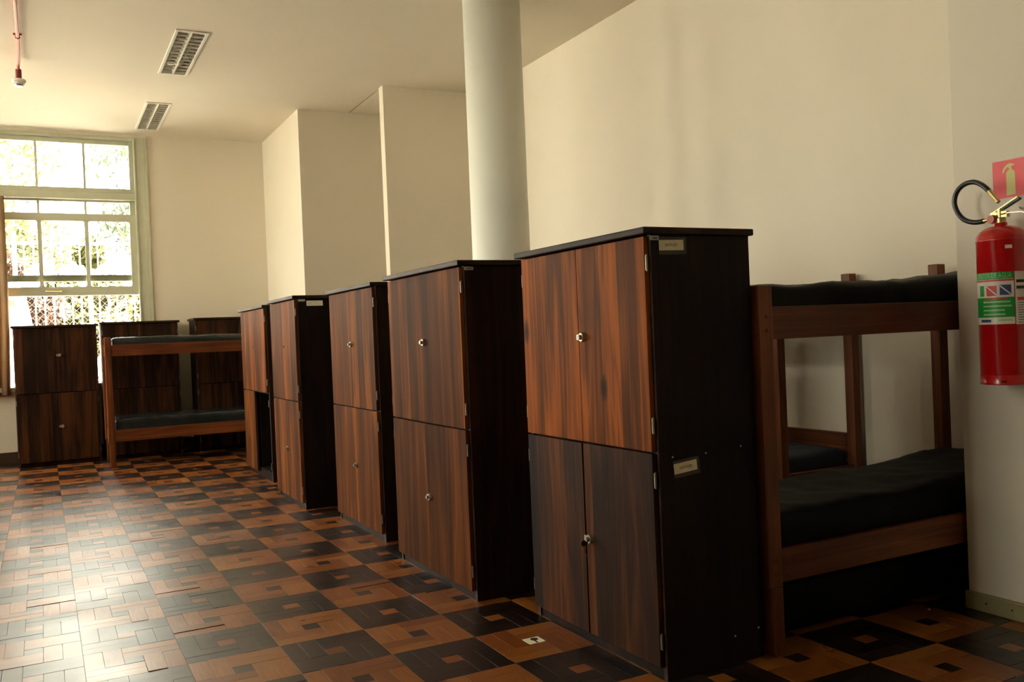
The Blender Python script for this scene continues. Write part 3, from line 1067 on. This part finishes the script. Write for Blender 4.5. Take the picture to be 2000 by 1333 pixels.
lathe(bm, [(ER - 0.006, Z0), (ER + 0.0015, Z0), (ER + 0.0025, Z0 + 0.004), (ER + 0.001, Z0 + 0.008), (ER + 0.001, Z0 + 0.034), (ER - 0.002, Z0 + 0.037), (ER - 0.006, Z0 + 0.034), (ER - 0.006, Z0)], 48)
obj('base_ring', bm, 'red', t, smooth=True)
# drain slot
A_CAM = math.atan2(CAM.y - EY, CAM.x - EX)


def on_cyl(a, z, r):
    return (r * math.cos(a), r * math.sin(a), z)


def wrap(nm, mat, u0, u1, z0, z1, lift, parent, n=None):
    """a patch printed on the cylinder; u is arc length in metres to the right of the side that faces the room"""
    n = n or max(2, int(abs(u1 - u0) / 0.006))
    bm = bmesh.new()
    prev = None
    for i in range(n + 1):
        u = u0 + (u1 - u0) * i / n
        a = A_CAM + u / ER
        p, q = bm.verts.new(on_cyl(a, z0, ER + lift)), bm.verts.new(on_cyl(a, z1, ER + lift))
        if prev:
            bm.faces.new((prev[0], p, q, prev[1]))
        prev = (p, q)
    return obj(nm, bm, mat, parent, smooth=True)


def wrap_text(body, size, width, uc, zc, mat, parent, lift):
    me = text_mesh(body, size, width)
    for v in me.vertices:
        a = A_CAM + (uc + v.co.x) / ER
        v.co = Vector(on_cyl(a, zc + v.co.y, ER + lift))
    me.materials.append(M[mat])
    o = bpy.data.objects.new('lettering', me)
    COL.objects.link(o)
    o.parent = parent
    return o


wrap('drain_slot', 'dark', -0.020, 0.0, Z0 + 0.010, Z0 + 0.016, 0.0016, t)
wrap('serial_tag', 'white_print', 0.010, 0.034, 1.452, 1.465, 0.0008, t)
L0, L1, LB, LT = -0.125, 0.036, 1.172, 1.366
lab = wrap('label', 'white_print', L0, L1, LB, LT, 0.0006, t)
wrap('green_band', 'green_print', L0, L1, LT - 0.026, LT, 0.0009, lab)
wrap('red_line', 'red_print', L0, L1, LT - 0.034, LT - 0.0275, 0.0009, lab)
wrap('green_panel', 'green_print', L0 + 0.004, L1, LB + 0.026, LB + 0.100, 0.0009, lab)
wrap('red_print_line', 'red_print', -0.07, 0.008, LB + 0.091, LB + 0.097, 0.0012, lab)
for k, (ua, ub) in enumerate(((-0.075, 0.022), (-0.075, 0.026), (-0.075, 0.002), (-0.075, 0.004))):
    wrap('print_line', 'green_light', ua, ub, LB + 0.080 - k * 0.0155, LB + 0.0865 - k * 0.0155, 0.0012, lab)
wrap('class_square', 'green_print', -0.093, -0.070, LB + 0.106, LB + 0.146, 0.0009, lab)
q = wrap('class_square', 'red_print', -0.060, -0.022, LB + 0.106, LB + 0.144, 0.0009, lab)
q2 = wrap('class_square', 'blue_print', -0.012, 0.026, LB + 0.108, LB + 0.146, 0.0009, lab)
for uc in (-0.041, 0.007):
    bm = bmesh.new()
    prev = None
    for i in range(9):
        s = i / 8
        u = uc - 0.018 + 0.036 * s
        z = LB + 0.143 - 0.034 * s
        a = A_CAM + u / ER
        p, r_ = bm.verts.new(on_cyl(a, z - 0.003, ER + 0.0013)), bm.verts.new(on_cyl(a, z + 0.003, ER + 0.0013))
        if prev:
            bm.faces.new((prev[0], p, r_, prev[1]))
        prev = (p, r_)
    obj('class_slash', bm, 'white_print', lab)
wrap('phone_print', 'blue_print', -0.090, -0.045, LB + 0.008, LB + 0.018, 0.0012, lab)
wrap('small_print', 'green_light', -0.020, 0.026, LB + 0.012, LB + 0.018, 0.0012, lab)
wrap_text('EXTINTOR DE \u00c1GUA', 0.029, 0.148, -0.046, LT - 0.0135, 'green_light', lab, 0.0013)
lab2 = wrap('label', 'white_print', 0.039, 0.086, LB - 0.002, LT, 0.0006, t)
wrap('black_bar', 'black_print', 0.044, 0.078, LT - 0.042, LT - 0.031, 0.0010, lab2)
wrap('black_bar', 'black_print', 0.044, 0.078, LT - 0.065, LT - 0.054, 0.0010, lab2)
wrap('red_patch', 'red_print', 0.046, 0.082, LT - 0.108, LT - 0.096, 0.0010, lab2)
for k in range(9):
    wrap('print_line', 'blue_print', 0.046, 0.080 - 0.006 * (k % 3), LT - 0.118 - 0.009 * k, LT - 0.1155 - 0.009 * k, 0.0010, lab2)
wrap('label', 'white_print', 0.090, 0.125, LB + 0.06, LT, 0.0006, t)
# valve, gauge, levers
def to_l(p):
    return (p[0] - EX, p[1] - EY, p[2])


bm = bmesh.new()
lathe(bm, [(0, Z1 + 0.008), (0.018, Z1 + 0.008), (0.018, Z1 + 0.026), (0.013, Z1 + 0.030), (0.013, Z1 + 0.062), (0.0, Z1 + 0.062)], 20)
bx(bm, -0.010, 0.010, -0.03, 0.035, Z1 + 0.030, Z1 + 0.052)
obj('valve', bm, 'brass', t)
bm = bmesh.new()
bmesh.ops.create_cone(bm, cap_ends=True, segments=22, radius1=0.017, radius2=0.015, depth=0.014)
bmesh.ops.rotate(bm, verts=bm.verts, matrix=Matrix.Rotation(-math.pi / 2, 3, 'Y'))
obj('pressure_gauge', bm, 'pink', t, loc=(-0.020, 0.024, Z1 + 0.026))
# upper lever (black edge, brass face) and fixed carrying handle
def bar(nm, mat, pts, w, h, parent):
    bm = bmesh.new()
    prev = None
    pts = [Vector(p) for p in pts]
    for i, p in enumerate(pts):
        d = (pts[min(i + 1, len(pts) - 1)] - pts[max(i - 1, 0)]).normalized()
        n = Vector((1, 0, 0)).cross(d).normalized()
        ring = [bm.verts.new(p + Vector((sx * w / 2, 0, 0)) + n * sz * h / 2) for sx, sz in ((-1, -1), (1, -1), (1, 1), (-1, 1))]
        if prev:
            for k in range(4):
                bm.faces.new((prev[k], prev[(k + 1) % 4], ring[(k + 1) % 4], ring[k]))
        else:
            bm.faces.new(list(reversed(ring)))
        prev = ring
    bm.faces.new(prev)
    bmesh.ops.recalc_face_normals(bm, faces=bm.faces)
    return obj(nm, bm, mat, parent)


bar('squeeze_lever', 'brass', [(0, 0.028, Z1 + 0.050), (0, 0.0, Z1 + 0.062), (0, -0.075, Z1 + 0.098)], 0.022, 0.004, t)
bar('lever_grip', 'rubber', [(0, -0.012, Z1 + 0.062), (0, -0.078, Z1 + 0.092)], 0.019, 0.007, t)
bar('carry_handle', 'steel', [(0, 0.03, Z1 + 0.036), (0, -0.04, Z1 + 0.044), (0, -0.09, Z1 + 0.040), (0, -0.12, Z1 + 0.026)], 0.020, 0.005, t)
hose_pts = [(1.73, -3.545, 1.574), (1.73, -3.522, 1.569), (1.735, -3.478, 1.570), (1.738, -3.434, 1.587), (1.74, -3.405, 1.620), (1.74, -3.393, 1.662), (1.74, -3.406, 1.701), (1.74, -3.438, 1.724), (1.738, -3.480, 1.727), (1.732, -3.520, 1.708), (1.726, -3.552, 1.679), (1.722, -3.578, 1.648)]
bm = bmesh.new()
tube(bm, [to_l(p) for p in smooth_pts(hose_pts[1:-1], 6)], 0.0098, 14)
hose = obj('hose', bm, 'rubber', t, smooth=True)
bm = bmesh.new()
tube(bm, [to_l(hose_pts[1]), (to_l(hose_pts[1])[0], 0.028, Z1 + 0.030)], 0.0075, 12)
obj('hose_coupling', bm, 'brass', hose)
bm = bmesh.new()
tube(bm, [to_l(hose_pts[-2]), to_l((1.721, -3.590, 1.632))], [0.0105, 0.0085], 12)
obj('hose_nozzle', bm, 'brass', hose)

t = thing('wall_hook', 'small brass wall hook holding the fire extinguisher', 'wall hook', (1.866, -3.655, 1.60))
box('plate', 'brass', -0.004, 0.0, -0.018, 0.018, -0.045, 0.045, t, 0.001)
bm = bmesh.new()
tube(bm, smooth_pts([(-0.002, 0, 0.02), (-0.05, 0, 0.012), (-0.10, 0.0, 0.0), (-0.118, 0.0, 0.004)], 4), 0.004, 8)
obj('hook', bm, 'brass', t, smooth=True)

t = thing('extinguisher_sign', 'red square sign with a cream extinguisher symbol on the right wall', 'sign', (1.866, -3.5495, 1.735))
box('plate', 'red_sign', -0.003, 0.0, -0.076, 0.076, -0.076, 0.076, t)
for q in ((-0.076, 0.076, 0.0735, 0.076), (-0.076, 0.076, -0.076, -0.0735), (0.0735, 0.076, -0.0735, 0.0735), (-0.076, -0.0735, -0.0735, 0.0735)):
    box('border', 'white_print', -0.0036, -0.003, q[0], q[1], q[2], q[3], t)


def sign_poly(pts):
    bm = bmesh.new()
    lo = [bm.verts.new((-0.003, y, z)) for y, z in pts]
    hi = [bm.verts.new((-0.0038, y, z)) for y, z in pts]
    bm.faces.new(hi)
    bm.faces.new(list(reversed(lo)))
    for i in range(len(pts)):
        j = (i + 1) % len(pts)
        bm.faces.new((lo[i], lo[j], hi[j], hi[i]))
    bmesh.ops.recalc_face_normals(bm, faces=bm.faces)
    return bm


# local +y is to the left as seen from the room
obj('symbol', sign_poly([(0.018, -0.063), (0.018, 0.022), (0.012, 0.031), (0.005, 0.034), (0.005, 0.041), (0.012, 0.046), (0.022, 0.036), (0.028, 0.024), (0.034, 0.026), (0.028, 0.044), (0.014, 0.056), (0.002, 0.060), (-0.016, 0.054), (-0.017, 0.048), (-0.005, 0.046), (-0.005, 0.034), (-0.012, 0.031), (-0.018, 0.022), (-0.018, -0.063)]), 'cream_print', t)

# ------------------------------------------------------------------ floor details
t = thing('floor_socket', 'broken cream floor socket plate set in the parquet by the nearest wardrobe', 'floor socket', (0.175, -2.625, 0))
bm = bmesh.new()
bx(bm, -0.035, 0.035, -0.034, 0.034, -0.006, 0.002)
obj('plate', bm, 'paper', t, 0.0015)
bm = bmesh.new()
lathe(bm, [(0, 0.0024), (0.016, 0.0024), (0.016, 0.001)], 14, 0.006, 0.010)
obj('hole', bm, 'dark', t)
bm = bmesh.new()
bx(bm, -0.004, 0.004, -0.03, 0.01, 0.001, 0.0026)
obj('crack', bm, 'dark', t)
bm = bmesh.new()
bmesh.ops.create_icosphere(bm, subdivisions=2, radius=0.006)
for v in bm.verts:
    v.co.z *= 0.7
    v.co += v.co * 0.25 * noise.noise(v.co * 300)
tag(obj('pebble', bm, 'detector', loc=(1.70, -3.235, 0.0040)), 'tiny white chip on the floor by the right wall corner', 'debris')

# ------------------------------------------------------------------ outdoors
gr = struct(box('ground', 'ground', -40, 40, -30, 60, -0.5, -0.25))
FY = 9.5
t = thing('garden_fence', 'white barred metal fence with wire mesh outside the window', 'fence', (0, FY, -0.25))
for k in range(-24, 22):
    x = -0.80 + k * 0.125
    wide = 0.032 if k % 8 == 0 else 0.010
    box('post' if k % 8 == 0 else 'bar', 'fence', x - wide, x + wide, -0.012, 0.012, 0, 3.2 if k % 8 else 3.3, t)
for z in (0.35, 2.33, 3.1):
    box('rail', 'fence', -3.9, 2.0, -0.016, 0.016, z, z + 0.045, t)
bm = bmesh.new()
for k in range(-60, 60):
    for s in (-1, 1):
        x = k * 0.10
        p, q = Vector((x, 0.05, 0.0)), Vector((x + s * 2.4, 0.05, 2.4))
        d = (q - p).normalized()
        n = Vector((0, 1, 0)).cross(d) * 0.0025
        vv = [bm.verts.new(c) for c in (p - n, p + n, q + n, q - n)]
        bm.faces.new(vv)
        vv = [bm.verts.new(c + Vector((0, 0.006, 0))) for c in (p - n, p + n, q + n, q - n)]
        bm.faces.new(list(reversed(vv)))
mesh_o = obj('wire_mesh', bm, 'wire', t)
mesh_o['kind'] = 'stuff'

t = thing('van', 'white van parked in front of the fence outside the window', 'van', (-2.55, 8.7, -0.25))
bm = bmesh.new()
prof = [(-1.0, 0.35), (1.0, 0.35), (1.0, 1.9), (0.92, 2.35), (0.75, 2.5), (-0.75, 2.5), (-0.92, 2.35), (-1.0, 1.9)]
a = [bm.verts.new((x * 0.95, -0.3, z)) for x, z in prof]
b = [bm.verts.new((x * 0.95, 0.45, z)) for x, z in prof]
bm.faces.new(a)
bm.faces.new(list(reversed(b)))
for i in range(len(a)):
    j = (i + 1) % len(a)
    bm.faces.new((a[j], a[i], b[i], b[j]))
bmesh.ops.recalc_face_normals(bm, faces=bm.faces)
obj('body', bm, 'van', t, 0.03)
box('rear_window', 'van_dark', 0.15, 0.75, -0.312, -0.298, 2.12, 2.22, t)
for x in (0.45, 0.62, 0.85):
    box('door_seam', 'van_dark', x - 0.004, x + 0.004, -0.306, -0.298, 1.35, 2.05, t)
box('number_plate', 'van_dark', 0.42, 0.64, -0.31, -0.298, 1.62, 1.65, t)
box('bumper', 'van', -0.95, 0.98, -0.38, -0.29, 1.0, 1.42, t, 0.02)
for x in (-0.7, 0.7):
    bm = bmesh.new()
    tube(bm, [(x - 0.1, 0.05, 0.33), (x + 0.1, 0.05, 0.33)], 0.33, 20)
    obj('wheel', bm, 'van_dark', t)


def tree(nm, label, x, y, hgt, rad, leaf, n, trunk_h, seed, cat='tree'):
    r = random.Random(seed)
    t = thing(nm, label, cat, (x, y, -0.25), 0, 'trees and shrubs beyond the fence')
    bm = bmesh.new()
    tube(bm, [(0, 0, 0), (0.05, 0.02, trunk_h * 0.5), (-0.03, 0.05, trunk_h), (0.05, 0, trunk_h + rad * 0.6)], [0.14, 0.11, 0.09, 0.03], 9)
    for k in range(5):
        a = r.uniform(0, 6.28)
        tube(bm, [(-0.02, 0.03, trunk_h * 0.9), (0.5 * rad * math.cos(a), 0.5 * rad * math.sin(a), trunk_h + 0.4 * rad), (0.85 * rad * math.cos(a), 0.85 * rad * math.sin(a), trunk_h + 0.8 * rad)], [0.05, 0.035, 0.012], 6)
    obj('trunk', bm, 'bark', t)
    bm = bmesh.new()
    cl = [Vector((r.gauss(0, 0.5), r.gauss(0, 0.5), r.gauss(0, 0.45))) * rad for _ in range(16)]
    cz = hgt - rad * 0.9
    for k in range(n):
        c = r.choice(cl)
        p = c + Vector((r.gauss(0, 1), r.gauss(0, 1), r.gauss(0, 1))).normalized() * rad * 0.32 * r.random() ** 0.4
        p.z = max(p.z + cz, 0.08)
        u = Vector((r.gauss(0, 1), r.gauss(0, 1), r.gauss(0, 1))).normalized()
        w = u.orthogonal().normalized()
        s = r.uniform(0.07, 0.13)
        bm.faces.new([bm.verts.new(p + q) for q in (-u * s, w * s * 0.4, u * s, -w * s * 0.4)])
    o = obj('foliage', bm, leaf, t)
    o['kind'] = 'stuff'


tree('shrub', 'yellow-green shrub right behind the fence bars at the window middle', -0.45, 11.6, 2.9, 0.9, 'leaf_a', 7000, 0.8, 1, 'shrub')
tree('shrub', 'mid-green shrub behind the fence at the right of the window', 1.1, 12.4, 3.1, 1.0, 'leaf_b', 7000, 0.8, 2, 'shrub')
tree('shrub', 'dry reddish shrub behind the fence just right of the white van', -2.05, 11.2, 2.7, 0.75, 'leaf_c', 7000, 0.7, 3, 'shrub')
tree('tree', 'leafy tree with a slanting trunk seen through the left window panes', -2.4, 15.0, 6.0, 1.7, 'leaf_a', 2600, 3.0, 4)
tree('tree', 'tall pale green tree seen through the right window panes', 0.9, 16.5, 6.5, 1.9, 'leaf_b', 2600, 3.2, 5)
